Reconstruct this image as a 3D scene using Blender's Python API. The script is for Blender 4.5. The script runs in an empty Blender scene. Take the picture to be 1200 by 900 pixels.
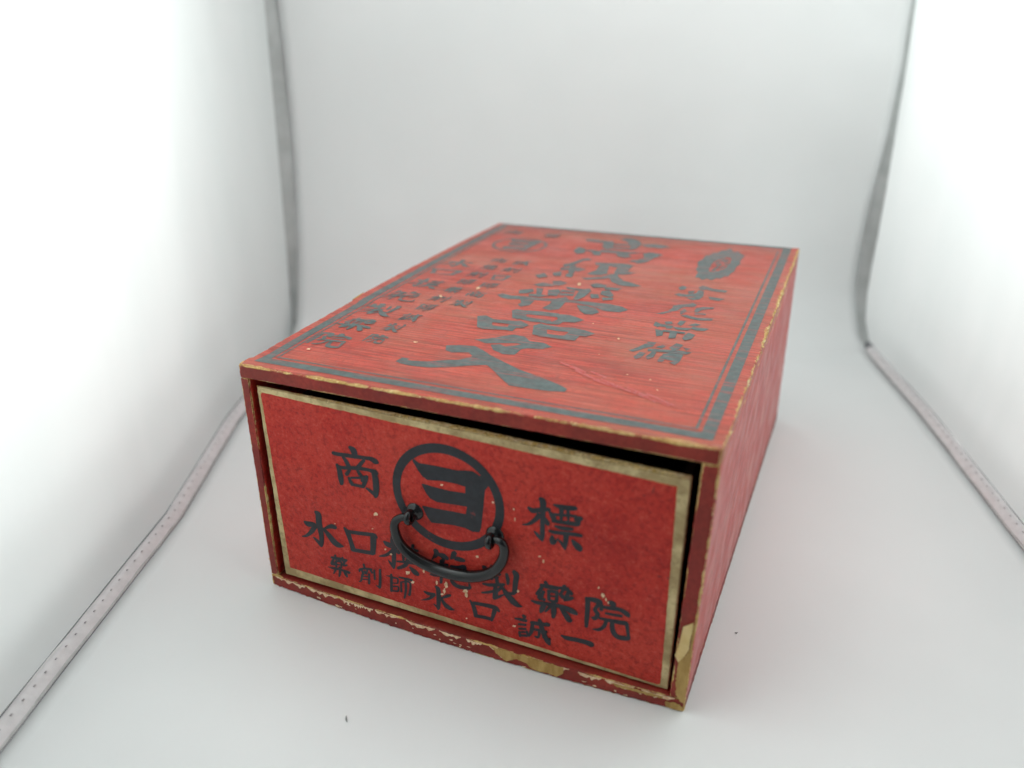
import bpy, bmesh, math, random
from mathutils import Vector, Matrix, noise
from mathutils.geometry import tessellate_polygon

random.seed(7)
scene = bpy.context.scene
C = scene.collection

# ------------------------------------------------------------------ camera
cam_data = bpy.data.cameras.new('camera')
cam = bpy.data.objects.new('camera', cam_data)
C.objects.link(cam)
CAM_POS = Vector((0.135908, -0.252331, 0.260271))
RX = Vector((0.91873503, 0.39484013, -0.00521759))
RY = Vector((0.16006204, -0.38445495, -0.90916145))
RZ = Vector((-0.36097935, 0.83444333, -0.41641114))
cam.matrix_world = Matrix(((RX.x, -RY.x, -RZ.x, CAM_POS.x), (RX.y, -RY.y, -RZ.y, CAM_POS.y),
                           (RX.z, -RY.z, -RZ.z, CAM_POS.z), (0, 0, 0, 1)))
cam_data.sensor_width = 36.0
cam_data.lens = 36.0 * 944.03 / 1200.0
cam_data.clip_start = 0.01
cam_data.clip_end = 50
cam_data.dof.use_dof = True
cam_data.dof.focus_distance = 0.375
cam_data.dof.aperture_fstop = 5.0
scene.camera = cam

# ------------------------------------------------------------------ tent axes: d runs into the tent, n runs across it
DV = Vector((-0.33, 0.944, 0)).normalized()
NV = Vector((0.944, 0.33, 0)).normalized()
def T(d, n, z):
    return DV * d + NV * n + Vector((0, 0, z))

# ------------------------------------------------------------------ world, lamps, exposure
world = bpy.data.worlds.new('World')
scene.world = world
world.use_nodes = True
bg = world.node_tree.nodes['Background']
bg.inputs[0].default_value = (0.93, 0.97, 1.0, 1)
bg.inputs[1].default_value = 0.16

def area(name, loc, target, sx, sy, power, col=(1, 1, 1)):
    l = bpy.data.lights.new(name, 'AREA')
    l.shape = 'RECTANGLE'; l.size = sx; l.size_y = sy
    l.energy = power; l.color = col
    o = bpy.data.objects.new(name, l)
    C.objects.link(o)
    o.location = loc
    o.rotation_euler = (Vector(target) - Vector(loc)).to_track_quat('-Z', 'Y').to_euler()
    return o
area('studio_lamp_left', T(-0.06, -0.38, 0.41), T(-0.04, -0.18, 0.27), 0.34, 0.28, 5.0, (0.95, 1.0, 0.985))
area('studio_lamp_right', T(0.14, 0.58, 0.48), T(0.14, 0.30, 0.22), 0.60, 0.30, 6.8, (0.95, 1.0, 0.985))
area('top_light_strip', T(0.10, 0.08, 0.56), T(0.10, 0.08, 0.0), 0.42, 0.34, 1.15, (0.94, 1.0, 0.99))

scene.view_settings.view_transform = 'Standard'
scene.view_settings.look = 'None'
scene.view_settings.exposure = 0.0
scene.view_settings.gamma = 1.0
scene.render.engine = 'CYCLES'
scene.cycles.use_denoising = True
scene.cycles.max_bounces = 10
scene.cycles.diffuse_bounces = 6
scene.cycles.sample_clamp_indirect = 4.0

# ------------------------------------------------------------------ helpers
def mesh_obj(name, verts, faces, mat, parent=None, smooth=False, attrs=None, scale=0.001):
    me = bpy.data.meshes.new(name)
    me.from_pydata([(v[0] * scale, v[1] * scale, v[2] * scale) for v in verts], [], faces)
    if attrs:
        for k, vals in attrs.items():
            a = me.attributes.new(k, 'FLOAT', 'POINT')
            a.data.foreach_set('value', vals)
    me.materials.append(mat)
    if smooth:
        me.polygons.foreach_set('use_smooth', [True] * len(me.polygons))
    me.update()
    o = bpy.data.objects.new(name, me)
    C.objects.link(o)
    if parent is not None:
        o.parent = parent
    return o

def fix_normals(o):
    bm = bmesh.new(); bm.from_mesh(o.data)
    bmesh.ops.recalc_face_normals(bm, faces=bm.faces[:])
    bm.to_mesh(o.data); bm.free()
    return o

def solve(A, b):
    n = len(b)
    M = [list(map(float, A[i])) + [float(b[i])] for i in range(n)]
    for i in range(n):
        p = max(range(i, n), key=lambda r: abs(M[r][i]))
        M[i], M[p] = M[p], M[i]
        for r in range(n):
            if r != i:
                f = M[r][i] / M[i][i]
                if f:
                    M[r] = [a - f * c for a, c in zip(M[r], M[i])]
    return [M[i][n] / M[i][i] for i in range(n)]

def homography(src, dst):
    A, b = [], []
    for (x, y), (u, v) in zip(src, dst):
        A += [[x, y, 1, 0, 0, 0, -u * x, -u * y], [0, 0, 0, x, y, 1, -v * x, -v * y]]
        b += [u, v]
    h = solve(A, b)
    def f(x, y):
        w = h[6] * x + h[7] * y + 1
        return ((h[0] * x + h[1] * y + h[2]) / w, (h[3] * x + h[4] * y + h[5]) / w)
    return f

BW, BD, BH = 210.0, 285.1, 122.4          # box width, depth, height in mm
# measured corners in the photograph -> millimetres on each face of the box
on_top = homography([(279, 426), (848, 527), (937, 291), (585, 261)], [(-105, 0), (105, 0), (105, BD), (-105, BD)])
on_front = homography([(279, 426), (848, 527), (801, 836), (320, 684)], [(-105, BH), (105, BH), (105, 0), (-105, 0)])
on_drawer = homography([(301, 453), (809, 564), (782, 809), (335, 672)], [(-97.3, 110.8), (95.9, 107.6), (95.1, 7.4), (-96.8, 8.5)])

# the old cardboard case is a little out of square
CORN = {(0, 0, 1): (0.38, -0.26, -1.13), (1, 0, 1): (1.19, 0.53, 0.71), (1, 1, 1): (-0.09, 0.21, 0.84), (0, 1, 1): (-0.83, -0.65, -1.07),
        (0, 0, 0): (-0.17, 0.2, 0.0), (1, 0, 0): (-2.1, -0.8, 0.0), (1, 1, 0): (1.2, 0.32, 0.0), (0, 1, 0): (0, 0, 0)}
def warp(x, y, z):
    u, v, w = (x + 105) / BW, y / BD, z / BH
    dx = dy = dz = 0
    for (a, b, c), d in CORN.items():
        k = (u if a else 1 - u) * (v if b else 1 - v) * (w if c else 1 - w)
        dx += k * d[0]; dy += k * d[1]; dz += k * d[2]
    # left wall bows out a little
    if u < 0.5:
        vv = min(max(v, 0), 1)
        dx -= 3.4 * (1 - 2 * u) ** 4 * 4 * vv * (1 - vv) * w
    if u < 0.12 and 0.03 < v < 0.335 and w > 0.9:
        dx += 1.5 * (1 - u / 0.12) * min(1, (0.335 - v) / 0.012)
    # the bottom board bulges forward between its corners
    uu = min(max(u, 0), 1)
    if v < 0.2:
        dy -= 3.6 * 4 * uu * (1 - uu) * max(0.0, 1 - w * 2.5) ** 2 * (1 - max(v, 0) / 0.2)
    return (x + dx, y + dy, z + dz)

# ------------------------------------------------------------------ node helpers and materials
def new_mat(name):
    m = bpy.data.materials.new(name)
    m.use_nodes = True
    nt = m.node_tree
    return m, nt, nt.nodes['Principled BSDF']

class NT:
    def __init__(s, nt): s.nt = nt
    def n(s, typ, **kw):
        nd = s.nt.nodes.new(typ)
        for k, v in kw.items(): setattr(nd, k, v)
        return nd
    def link(s, a, b): s.nt.links.new(a, b)
    def val(s, sock, v):
        if hasattr(v, 'default_value') or hasattr(v, 'is_output'): s.link(v, sock)
        else: sock.default_value = v
    def coord(s, scale=(1, 1, 1), loc=(0, 0, 0)):
        tc = s.n('ShaderNodeTexCoord'); mp = s.n('ShaderNodeMapping')
        mp.inputs['Scale'].default_value = scale; mp.inputs['Location'].default_value = loc
        s.link(tc.outputs['Object'], mp.inputs['Vector'])
        return mp.outputs[0]
    def noise(s, vec, scale, detail=4, rough=0.55, out='Fac'):
        nd = s.n('ShaderNodeTexNoise')
        s.link(vec, nd.inputs['Vector'])
        nd.inputs['Scale'].default_value = scale; nd.inputs['Detail'].default_value = detail
        nd.inputs['Roughness'].default_value = rough
        return nd.outputs[out]
    def ramp(s, fac, a, b, lo=0.0, hi=1.0):
        nd = s.n('ShaderNodeMapRange'); nd.interpolation_type = 'SMOOTHSTEP'
        s.val(nd.inputs['Value'], fac)
        s.val(nd.inputs['From Min'], a); s.val(nd.inputs['From Max'], b)
        nd.inputs['To Min'].default_value = lo; nd.inputs['To Max'].default_value = hi
        return nd.outputs[0]
    def math(s, op, a, b=0.0):
        nd = s.n('ShaderNodeMath', operation=op)
        s.val(nd.inputs[0], a); s.val(nd.inputs[1], b)
        return nd.outputs[0]
    def mix(s, fac, a, b, mode='MIX'):
        nd = s.n('ShaderNodeMix', data_type='RGBA', blend_type=mode)
        s.val(nd.inputs[0], fac)
        for sock, v in ((nd.inputs[6], a), (nd.inputs[7], b)):
            if isinstance(v, tuple): sock.default_value = (*v, 1)
            else: s.link(v, sock)
        return nd.outputs[2]
    def attr(s, name):
        nd = s.n('ShaderNodeAttribute', attribute_name=name)
        return nd.outputs['Fac']
    def bump(s, h, strength, dist):
        nd = s.n('ShaderNodeBump')
        s.link(h, nd.inputs['Height'])
        nd.inputs['Strength'].default_value = strength; nd.inputs['Distance'].default_value = dist
        return nd.outputs[0]

RED = (0.50, 0.026, 0.018)
RED_DARK = (0.20, 0.010, 0.008)
RED_LIGHT = (0.56, 0.066, 0.038)
TAN = (0.55, 0.35, 0.10)
TAN_LIGHT = (0.72, 0.55, 0.24)
TAN_DARK = (0.30, 0.19, 0.06)

def red_colour(t, axis, streak=0.6, blotch=0.5):
    """faded red paper: fine streaks along one axis, blotches, foxing"""
    sc = {'x': (1, 24, 24), 'y': (24, 1, 24), 'n': (1, 1, 1)}[axis]
    v = t.coord(); vs = t.coord(sc)
    s1 = t.noise(vs, 9, 4, 0.65)
    s2 = t.noise(vs, 24, 3, 0.65)
    b1 = t.noise(v, 22, 5, 0.6)
    b2 = t.noise(v, 520, 4, 0.7)
    col = t.mix(t.ramp(b1, 0.32, 0.70, 0, blotch), RED, RED_LIGHT)
    col = t.mix(t.ramp(b1, 0.50, 0.28, 0, blotch * 0.8), col, RED_DARK)
    if axis != 'n':
        col = t.mix(t.ramp(s1, 0.45, 0.75, 0, streak), col, RED_LIGHT)
        col = t.mix(t.ramp(s2, 0.54, 0.32, 0, streak), col, RED_DARK)
        s3 = t.noise(vs, 44, 2, 0.5)
        col = t.mix(t.ramp(s3, 0.52, 0.36, 0, streak * 0.55), col, RED_DARK)
        col = t.mix(t.ramp(s3, 0.56, 0.70, 0, streak * 0.7), col, (0.60, 0.12, 0.075))
    col = t.mix(t.ramp(b2, 0.52, 0.32, 0, 0.60), col, RED_DARK)
    if axis == 'n':
        col = t.mix(t.ramp(b2, 0.52, 0.72, 0, 0.65), col, (0.60, 0.10, 0.065))
    b3 = t.noise(t.coord(loc=(8, 8, 1)), 75, 4, 0.6)
    col = t.mix(t.ramp(b3, 0.60, 0.76, 0, 0.28), col, RED_DARK)
    sp = t.noise(t.coord(loc=(3, 1, 5)), 150, 2, 0.5)
    col = t.mix(t.ramp(sp, 0.74, 0.79, 0, 0.4), col, (0.10, 0.02, 0.015))
    return col, s2 if axis != 'n' else b2, b2

def tan_colour(t):
    v = t.coord()
    a = t.noise(v, 160, 5, 0.7)
    b = t.noise(v, 700, 3, 0.6)
    col = t.mix(t.ramp(a, 0.35, 0.68), TAN, TAN_LIGHT)
    col = t.mix(t.ramp(b, 0.50, 0.28, 0, 0.8), col, TAN_DARK)
    return col, b

def paper_mat(name, axis, rough=0.5, streak=0.5, blotch=0.5, ior=1.45, bump=0.25, brown=0.0):
    m, nt, p = new_mat(name); t = NT(nt)
    col, h1, h2 = red_colour(t, axis, streak, blotch)
    if brown:
        col = t.mix(t.ramp(t.noise(t.coord(loc=(6, 3, 2)), 40, 5, 0.7), 0.25, 0.65, brown * 0.6, brown), col, (0.15, 0.018, 0.012))
    tcol, th = tan_colour(t)
    edge = t.attr('edge'); wear = t.attr('wear')
    n1 = t.noise(t.coord(), 90, 6, 0.72)
    n2 = t.noise(t.coord(loc=(9, 2, 4)), 420, 4, 0.6)
    nn = t.math('ADD', t.math('MULTIPLY', n1, 3.4), t.math('MULTIPLY', n2, 1.1))
    n0 = t.noise(t.coord(loc=(4, 8, 1)), 38, 3, 0.6)
    nn = t.math('ADD', nn, t.math('MULTIPLY', t.math('SUBTRACT', n0, 0.5), 4.0))
    lim = t.math('MULTIPLY', wear, t.math('MAXIMUM', t.math('SUBTRACT', nn, 1.85), 0.0))
    mask = t.ramp(t.math('SUBTRACT', lim, edge), -0.03, 0.10)
    # general handling dirt just inside a worn edge
    halo = t.ramp(t.math('SUBTRACT', t.math('MULTIPLY', lim, 2.2), edge), 0.0, 1.2, 0, 0.45)
    col = t.mix(halo, col, (0.26, 0.045, 0.022))
    full = t.mix(mask, col, tcol)
    t.link(full, p.inputs['Base Color'])
    r = t.ramp(t.noise(t.coord(), 60, 4), 0.3, 0.7, rough - 0.07, rough + 0.08)
    t.link(t.math('ADD', r, t.math('MULTIPLY', mask, 0.35)), p.inputs['Roughness'])
    p.inputs['IOR'].default_value = ior
    hh = t.math('ADD', t.math('MULTIPLY', h1, 0.6), t.math('MULTIPLY', h2, 0.7))
    hh = t.math('ADD', hh, t.math('MULTIPLY', mask, t.math('SUBTRACT', th, 1.0)))
    t.link(t.bump(hh, bump, 0.0004), p.inputs['Normal'])
    return m

M_top = paper_mat('red_paper_top', 'x', 0.40, 1.0, 0.5, 1.5, 0.6)
nt = M_top.node_tree; t = NT(nt); p = nt.nodes['Principled BSDF']
src = p.inputs['Base Color'].links[0].from_socket
fade = t.noise(t.coord((1.0, 1.6, 1), (0.3, 0.1, 0)), 9, 5, 0.65)
fd2 = t.noise(t.coord((1, 18, 18), (0.7, 0, 0)), 16, 3, 0.6)
k = t.math('MULTIPLY', t.ramp(fade, 0.40, 0.68, 0.12, 0.75), t.ramp(fd2, 0.25, 0.7, 0.35, 1.0))
faded = t.mix(0.10, src, (0.60, 0.14, 0.075))
t.link(t.mix(k, faded, (0.36, 0.125, 0.07)), p.inputs['Base Color'])
M_side = paper_mat('red_paper_side', 'y', 0.36, 0.32, 0.3, 1.6, 0.10)
M_rim = paper_mat('red_paper_rim', 'n', 0.5, 0.4, 0.75, 1.4, 0.3, brown=0.85)
M_front = paper_mat('red_paper_front', 'n', 0.52, 0.4, 0.5, 1.34, 1.3)

def board_mat(name, dark=0.0):
    m, nt, p = new_mat(name); t = NT(nt)
    col, h = tan_colour(t)
    d = t.noise(t.coord(loc=(2, 7, 1)), 45, 4, 0.6)
    col = t.mix(t.ramp(d, 0.45, 0.70, 0, 0.55 + dark), col, (0.34, 0.25, 0.13))
    t.link(col, p.inputs['Base Color'])
    p.inputs['Roughness'].default_value = 0.85
    t.link(t.bump(h, 0.6, 0.0006), p.inputs['Normal'])
    return m
M_board = board_mat('strawboard')
m, nt, p = new_mat('strawboard_border'); t = NT(nt)
n1 = t.noise(t.coord(), 70, 5, 0.65); n2 = t.noise(t.coord(), 500, 3, 0.6)
col = t.mix(t.ramp(n1, 0.35, 0.66), (0.36, 0.26, 0.12), (0.64, 0.51, 0.27))
col = t.mix(t.ramp(n2, 0.48, 0.28, 0, 0.5), col, (0.22, 0.14, 0.06))
t.link(col, p.inputs['Base Color']); p.inputs['Roughness'].default_value = 0.8
t.link(t.bump(n2, 0.4, 0.0004), p.inputs['Normal'])
M_border = m
m, nt, p = new_mat('torn_board_fibre'); t = NT(nt)
a = t.noise(t.coord(), 420, 5, 0.75); b = t.noise(t.coord(loc=(3, 3, 3)), 900, 3, 0.6); c2 = t.noise(t.coord(loc=(1, 9, 3)), 60, 3, 0.6)
col = t.mix(t.ramp(a, 0.38, 0.62), (0.62, 0.42, 0.10), (0.86, 0.74, 0.40))
col = t.mix(t.ramp(b, 0.46, 0.32, 0, 0.9), col, (0.16, 0.08, 0.02))
col = t.mix(t.ramp(c2, 0.50, 0.68, 0, 0.6), col, (0.62, 0.52, 0.36))
t.link(col, p.inputs['Base Color']); p.inputs['Roughness'].default_value = 0.85
t.link(t.bump(a, 0.8, 0.001), p.inputs['Normal'])
M_torn = m
m, nt, p = new_mat('peeled_paper'); t = NT(nt)
n1 = t.noise(t.coord(), 150, 4, 0.6)
t.link(t.mix(t.ramp(n1, 0.3, 0.7), (0.62, 0.42, 0.14), (0.74, 0.55, 0.25)), p.inputs['Base Color'])
p.inputs['Roughness'].default_value = 0.7
M_peel = m
m, nt, p = new_mat('exposed_board'); t = NT(nt)
n1 = t.noise(t.coord((1, 1, 0.25)), 260, 5, 0.65)
col = t.mix(t.ramp(n1, 0.3, 0.7), (0.34, 0.19, 0.045), (0.52, 0.34, 0.11))
t.link(col, p.inputs['Base Color']); p.inputs['Roughness'].default_value = 0.75
t.link(t.bump(n1, 0.5, 0.0005), p.inputs['Normal'])
M_exposed = m
m, nt, p = new_mat('chip_board'); t = NT(nt)
n1 = t.noise(t.coord(), 600, 3, 0.6)
t.link(t.mix(t.ramp(n1, 0.3, 0.7), (0.62, 0.36, 0.20), (0.82, 0.66, 0.44)), p.inputs['Base Color'])
p.inputs['Roughness'].default_value = 0.8
M_chip = m
m, nt, p = new_mat('dark_tray_shade'); t = NT(nt)  # near-black colour puts the shade of the drawer gap into the tray
n1 = t.noise(t.coord(), 120, 4)
t.link(t.mix(n1, (0.012, 0.009, 0.008), (0.03, 0.02, 0.016)), p.inputs['Base Color'])
p.inputs['Roughness'].default_value = 0.9
M_tray_shade = m

def ink_mat(name, axis, base, rough, ior, wear_lo):
    m, nt, p = new_mat(name); t = NT(nt)
    red, h1, h2 = red_colour(t, axis)
    sc = (1, 24, 24) if axis == 'x' else (3, 3, 3)
    s = t.noise(t.coord(sc), 30 if axis == 'x' else 60, 4, 0.7)
    g = t.noise(t.coord(), 260, 4, 0.65)
    c = t.mix(t.ramp(g, 0.3, 0.7), tuple(x * 0.75 for x in base), tuple(x * 1.45 for x in base))
    k = t.ramp(s, wear_lo, wear_lo + 0.16, 0, 0.75)
    t.link(t.mix(k, c, red), p.inputs['Base Color'])
    p.inputs['Roughness'].default_value = rough
    p.inputs['IOR'].default_value = ior
    t.link(t.bump(t.math('ADD', h1, h2), 0.2, 0.0004), p.inputs['Normal'])
    return m
M_ink_top = ink_mat('sheen_grey_ink_top', 'x', (0.055, 0.078, 0.075), 0.40, 1.70, 0.53)  # grey-green base: faded ink with the backdrop's sheen mixed into its colour
M_ink_front = ink_mat('black_ink_front', 'n', (0.012, 0.014, 0.019), 0.45, 1.45, 0.64)

m, nt, p = new_mat('black_japanned_iron'); t = NT(nt)
n1 = t.noise(t.coord(), 500, 4)
t.link(t.mix(t.ramp(n1, 0.55, 0.75, 0, 0.6), (0.004, 0.005, 0.006), (0.016, 0.012, 0.010)), p.inputs['Base Color'])
t.link(t.ramp(n1, 0.3, 0.7, 0.16, 0.24), p.inputs['Roughness'])
t.link(t.bump(n1, 0.03, 0.0003), p.inputs['Normal'])
M_iron = m

m, nt, p = new_mat('white_pvc_sheet'); t = NT(nt)
n1 = t.noise(t.coord(), 6, 3); n2 = t.noise(t.coord(loc=(1, 4, 2)), 140, 3, 0.6)
n3 = t.noise(t.coord(loc=(5, 4, 2)), 55, 2, 0.5)
col = t.mix(t.ramp(n1, 0.3, 0.7), (0.72, 0.73, 0.73), (0.76, 0.765, 0.765))
col = t.mix(t.ramp(n3, 0.78, 0.82, 0, 0.2), col, (0.5, 0.5, 0.49))
t.link(col, p.inputs['Base Color'])
p.inputs['Roughness'].default_value = 0.42
p.inputs['IOR'].default_value = 1.35
t.link(t.bump(n2, 0.05, 0.0005), p.inputs['Normal'])
M_pvc = m

m, nt, p = new_mat('white_diffusion_fabric'); t = NT(nt)
out = nt.nodes['Material Output']
dif = t.n('ShaderNodeBsdfDiffuse'); tr = t.n('ShaderNodeBsdfTranslucent'); mx = t.n('ShaderNodeMixShader')
w1 = t.noise(t.coord((1, 1, 0.4)), 14, 3)
fc = t.mix(t.ramp(w1, 0.3, 0.7), (0.80, 0.82, 0.81), (0.84, 0.85, 0.84))
t.link(fc, dif.inputs['Color']); t.link(fc, tr.inputs['Color'])
mx.inputs[0].default_value = 0.5
t.link(dif.outputs[0], mx.inputs[1]); t.link(tr.outputs[0], mx.inputs[2]); t.link(mx.outputs[0], out.inputs['Surface'])
nt.nodes.remove(p)
M_fabric = m

def plain(name, a, b, rough, scale=200):
    m, nt, p = new_mat(name); t = NT(nt)
    n1 = t.noise(t.coord(), scale, 4)
    t.link(t.mix(t.ramp(n1, 0.3, 0.7), a, b), p.inputs['Base Color'])
    p.inputs['Roughness'].default_value = rough
    t.link(t.bump(n1, 0.2, 0.0005), p.inputs['Normal'])
    return m
M_binding = plain('mauve_grey_binding', (0.64, 0.61, 0.615), (0.72, 0.69, 0.695), 0.6)
M_corner = plain('grey_corner_tape', (0.36, 0.37, 0.365), (0.44, 0.45, 0.445), 0.6, 60)
M_seam_shade = plain('dark_seam_shadow', (0.46, 0.455, 0.45), (0.55, 0.545, 0.54), 0.7)
M_thread = plain('stitch_thread', (0.34, 0.31, 0.32), (0.42, 0.39, 0.40), 0.8)

# ------------------------------------------------------------------ the light tent
def lerp(a, b, k): return a + (b - a) * k
def interp(tab, x):
    if x <= tab[0][0]: return tab[0][1]
    for (x0, y0), (x1, y1) in zip(tab, tab[1:]):
        if x <= x1: return lerp(y0, y1, (x - x0) / (x1 - x0))
    return tab[-1][1]
def grid_obj(name, rows, mat, parent=None, thick=0.0):
    nv = len(rows[0]); verts = [tuple(v) for r in rows for v in r]
    faces = [(i * nv + j, i * nv + j + 1, (i + 1) * nv + j + 1, (i + 1) * nv + j) for i in range(len(rows) - 1) for j in range(nv - 1)]
    o = mesh_obj(name, verts, faces, mat, parent, smooth=True, scale=1.0)
    if thick:
        s = o.modifiers.new('thickness', 'SOLIDIFY'); s.thickness = thick; s.offset = -1
    return o

def smooth_profile(pts, k=6):
    res = []
    for i in range(len(pts) - 1):
        p0 = pts[max(i - 1, 0)]; p1 = pts[i]; p2 = pts[i + 1]; p3 = pts[min(i + 2, len(pts) - 1)]
        for s in range(k):
            u = s / k
            res.append(tuple(0.5 * ((2 * b) + (-a + c) * u + (2 * a - 5 * b + 4 * c - d) * u * u + (-a + 3 * b - 3 * c + d) * u ** 3) for a, b, c, d in zip(p0, p1, p2, p3)))
    res.append(tuple(pts[-1]))
    return res

# binding inner edge across the tent for each depth
L_in = [(-0.6, -0.170), (-0.08, -0.1715), (0.09, -0.172), (0.21, -0.185), (0.33, -0.187), (0.5, -0.187)]
R_in = [(-0.6, 0.270), (-0.08, 0.282), (0.09, 0.291), (0.25, 0.298), (0.33, 0.298), (0.5, 0.298)]
SHEET_R = [(0.0, 0.345), (0.0035, 0.370), (0.0140, 0.393), (0.0328, 0.409), (0.0542, 0.4149), (0.085, 0.4155), (0.1246, 0.412), (0.177, 0.4035), (0.2246, 0.401), (0.269, 0.4045), (0.42, 0.41), (0.56, 0.415)]
SHEET_L = [(0.0, 0.29), (0.004, 0.315), (0.0145, 0.342), (0.0322, 0.3605), (0.0738, 0.3755), (0.1425, 0.3905), (0.2093, 0.397), (0.2719, 0.398), (0.30, 0.398), (0.34, 0.399), (0.42, 0.40), (0.56, 0.405)]
flat = [(-0.30, 0), (-0.1, 0), (0.0, 0), (0.2, 0)]
prof_R = smooth_profile(flat + [(d, z) for z, d in SHEET_R])
prof_L = smooth_profile(flat + [(d, z) for z, d in SHEET_L])
WALL_R = [(0.0, 0.372), (0.005, 0.39), (0.0125, 0.3999), (0.0363, 0.408), (0.064, 0.4085), (0.094, 0.408), (0.126, 0.4085), (0.1757, 0.4125), (0.2238, 0.4155), (0.269, 0.4205), (0.6, 0.43)]
WALL_L = [(0.0, 0.368), (0.036, 0.372), (0.0736, 0.375), (0.144, 0.3818), (0.21, 0.3883), (0.272, 0.3944), (0.6, 0.41)]
SHEET_M = [(0.0, 0.30), (0.0035, 0.325), (0.0145, 0.352), (0.036, 0.376), (0.070, 0.391), (0.115, 0.399), (0.16, 0.402), (0.21, 0.402), (0.27, 0.402), (0.34, 0.404), (0.42, 0.406), (0.56, 0.41)]
prof_M = smooth_profile(flat + [(d, z) for z, d in SHEET_M])
rows = []
NC = 60
for (dl, zl), (dm, zm), (dr, zr) in zip(prof_L, prof_M, prof_R):
    row = []
    for j in range(NC + 1):
        k = j / NC
        a = max(0.0, 1 - k / 0.35); b = max(0.0, 1 - (1 - k) / 0.26)
        a = a * a * (3 - 2 * a); b = b * b * (3 - 2 * b)
        d = dm + (dl - dm) * a + (dr - dm) * b; z = zm + (zl - zm) * a + (zr - zm) * b
        nl = interp(L_in, d) + 0.0008; nr = interp(R_in, d) - 0.0008
        if z > 0.001:
            z += 0.0
        row.append(T(d, lerp(nl, nr, k), z))
    rows.append(row)
bd = grid_obj('backdrop_sheet', rows, M_pvc, None, 0.0008)
bd['kind'] = 'structure'
bd['label'] = 'white plastic sheet sweeping from the tent floor up the back'
bd['category'] = 'backdrop'

def side_wall(name, sgn, edge_tab, wall_tab, bulge):
    rows = []
    for i in range(61):
        row = []
        for j in range(41):
            z = 0.003 + 0.56 * (j / 40) ** 1.6
            dend = interp(wall_tab, z)
            d = lerp(-0.30, dend, i / 60)
            n0 = interp(edge_tab, d) + sgn * 0.0078
            fade = min(1, (dend - d) / 0.09)
            out = interp(bulge, z) * fade
            out += 0.0030 * noise.noise(Vector((d * 9, z * 7, sgn * 3.0))) * min(1, z / 0.04) * fade
            row.append(T(d, n0 + sgn * out, z))
        rows.append(row)
    o = grid_obj(name, rows, M_fabric)
    o['kind'] = 'structure'
    return o
wl = side_wall('wall_left', -1, L_in, WALL_L, [(0, 0), (0.02, 0.006), (0.06, 0.010), (0.15, 0.008), (0.3, 0.003), (0.6, 0.0)])
wl['label'] = 'bright white fabric wall of the light tent beside the drawer side'
wl['category'] = 'wall'
wr = side_wall('wall_right', 1, R_in, WALL_R, [(0, 0), (0.02, 0.004), (0.06, 0.006), (0.15, 0.005), (0.3, 0.002), (0.6, 0.0)])
wr['label'] = 'white fabric wall of the light tent with its rounded back corner'
wr['category'] = 'wall'

def floor_binding(wall, sgn, tab, d1):
    """rounded bias tape along the floor seam, with a dark cord line and a row of stitches"""
    rows = []; shade_strip = []
    N = 120
    for i in range(N + 1):
        d = lerp(-0.30, d1, i / N)
        n0 = interp(tab, d)
        wob = 0.0006 * noise.noise(Vector((d * 22, sgn * 5, 0)))
        row = []
        for j in range(9):
            a = j / 8
            row.append(T(d, n0 + sgn * (a * 0.0085) + wob, 0.0012 + 0.0030 * math.sin(math.pi * min(1, a * 0.85 + 0.03)) + 0.0004 * noise.noise(Vector((d * 60, a, sgn)))))
        rows.append(row)
        row = []
        for j in range(7):
            a = math.pi * j / 6
            row.append(T(d, n0 + wob + sgn * (-0.0001 - 0.0006 * math.cos(a)), 0.0004 + 0.0011 * math.sin(a)))
        shade_strip.append(row)
    grid_obj('seam_binding', rows, M_binding, wall)
    grid_obj('seam_gap_shade', shade_strip, M_seam_shade, wall)  # raised grey strip standing in for the shadow in the floor gap
    verts, faces = [], []
    d = -0.12
    while d < d1 - 0.01:
        n0 = interp(tab, d)
        c = T(d, n0 + sgn * 0.0032, 0.0043)
        for q in range(2):
            b = len(verts)
            L, Wd = (0.0006, 0.0004)
            for du, dn, dz in ((-L, -Wd, 0), (L, -Wd, 0), (L, Wd, 0), (-L, Wd, 0), (-L * .6, -Wd * .5, .0004), (L * .6, -Wd * .5, .0004), (L * .6, Wd * .5, .0004), (-L * .6, Wd * .5, .0004)):
                verts.append(tuple(c + DV * du + NV * dn + Vector((0, 0, dz))))
            faces += [(b + 4, b + 5, b + 6, b + 7), (b, b + 1, b + 5, b + 4), (b + 1, b + 2, b + 6, b + 5), (b + 2, b + 3, b + 7, b + 6), (b + 3, b, b + 4, b + 7)]
            break
        d += 0.0078
    s = mesh_obj('stitching', verts, faces, M_thread, wall, scale=1.0)
    s['kind'] = 'stuff'
floor_binding(wl, -1, L_in, 0.36)
floor_binding(wr, 1, R_in, 0.368)

def corner_tape(wall, sgn, tab):
    """grey tape that closes the upright corner between side wall and back sheet"""
    rows = []
    for i in range(50):
        z = 0.004 + 0.545 * i / 49
        if sgn < 0:
            d0 = interp(WALL_L, z) - 0.001; d1 = interp(SHEET_L, z) + 0.002
            n0 = -0.1953; n1 = -0.1858
        else:
            d0 = interp(WALL_R, z) - 0.001; d1 = interp(SHEET_R, z) + 0.002
            n0 = 0.3062; n1 = 0.2968
        row = []
        for j in range(7):
            a = j / 6
            w = 0.0016 * noise.noise(Vector((z * 26, a * 1.5, sgn * 2)))
            row.append(T(lerp(d0, d1, a), lerp(n0, n1, a) + sgn * (0.001 * math.sin(math.pi * a)) + w * math.sin(math.pi * a), z))
        rows.append(row)
    grid_obj('corner_tape', rows, M_corner, wall)
corner_tape(wl, -1, L_in)
corner_tape(wr, 1, R_in)

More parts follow.
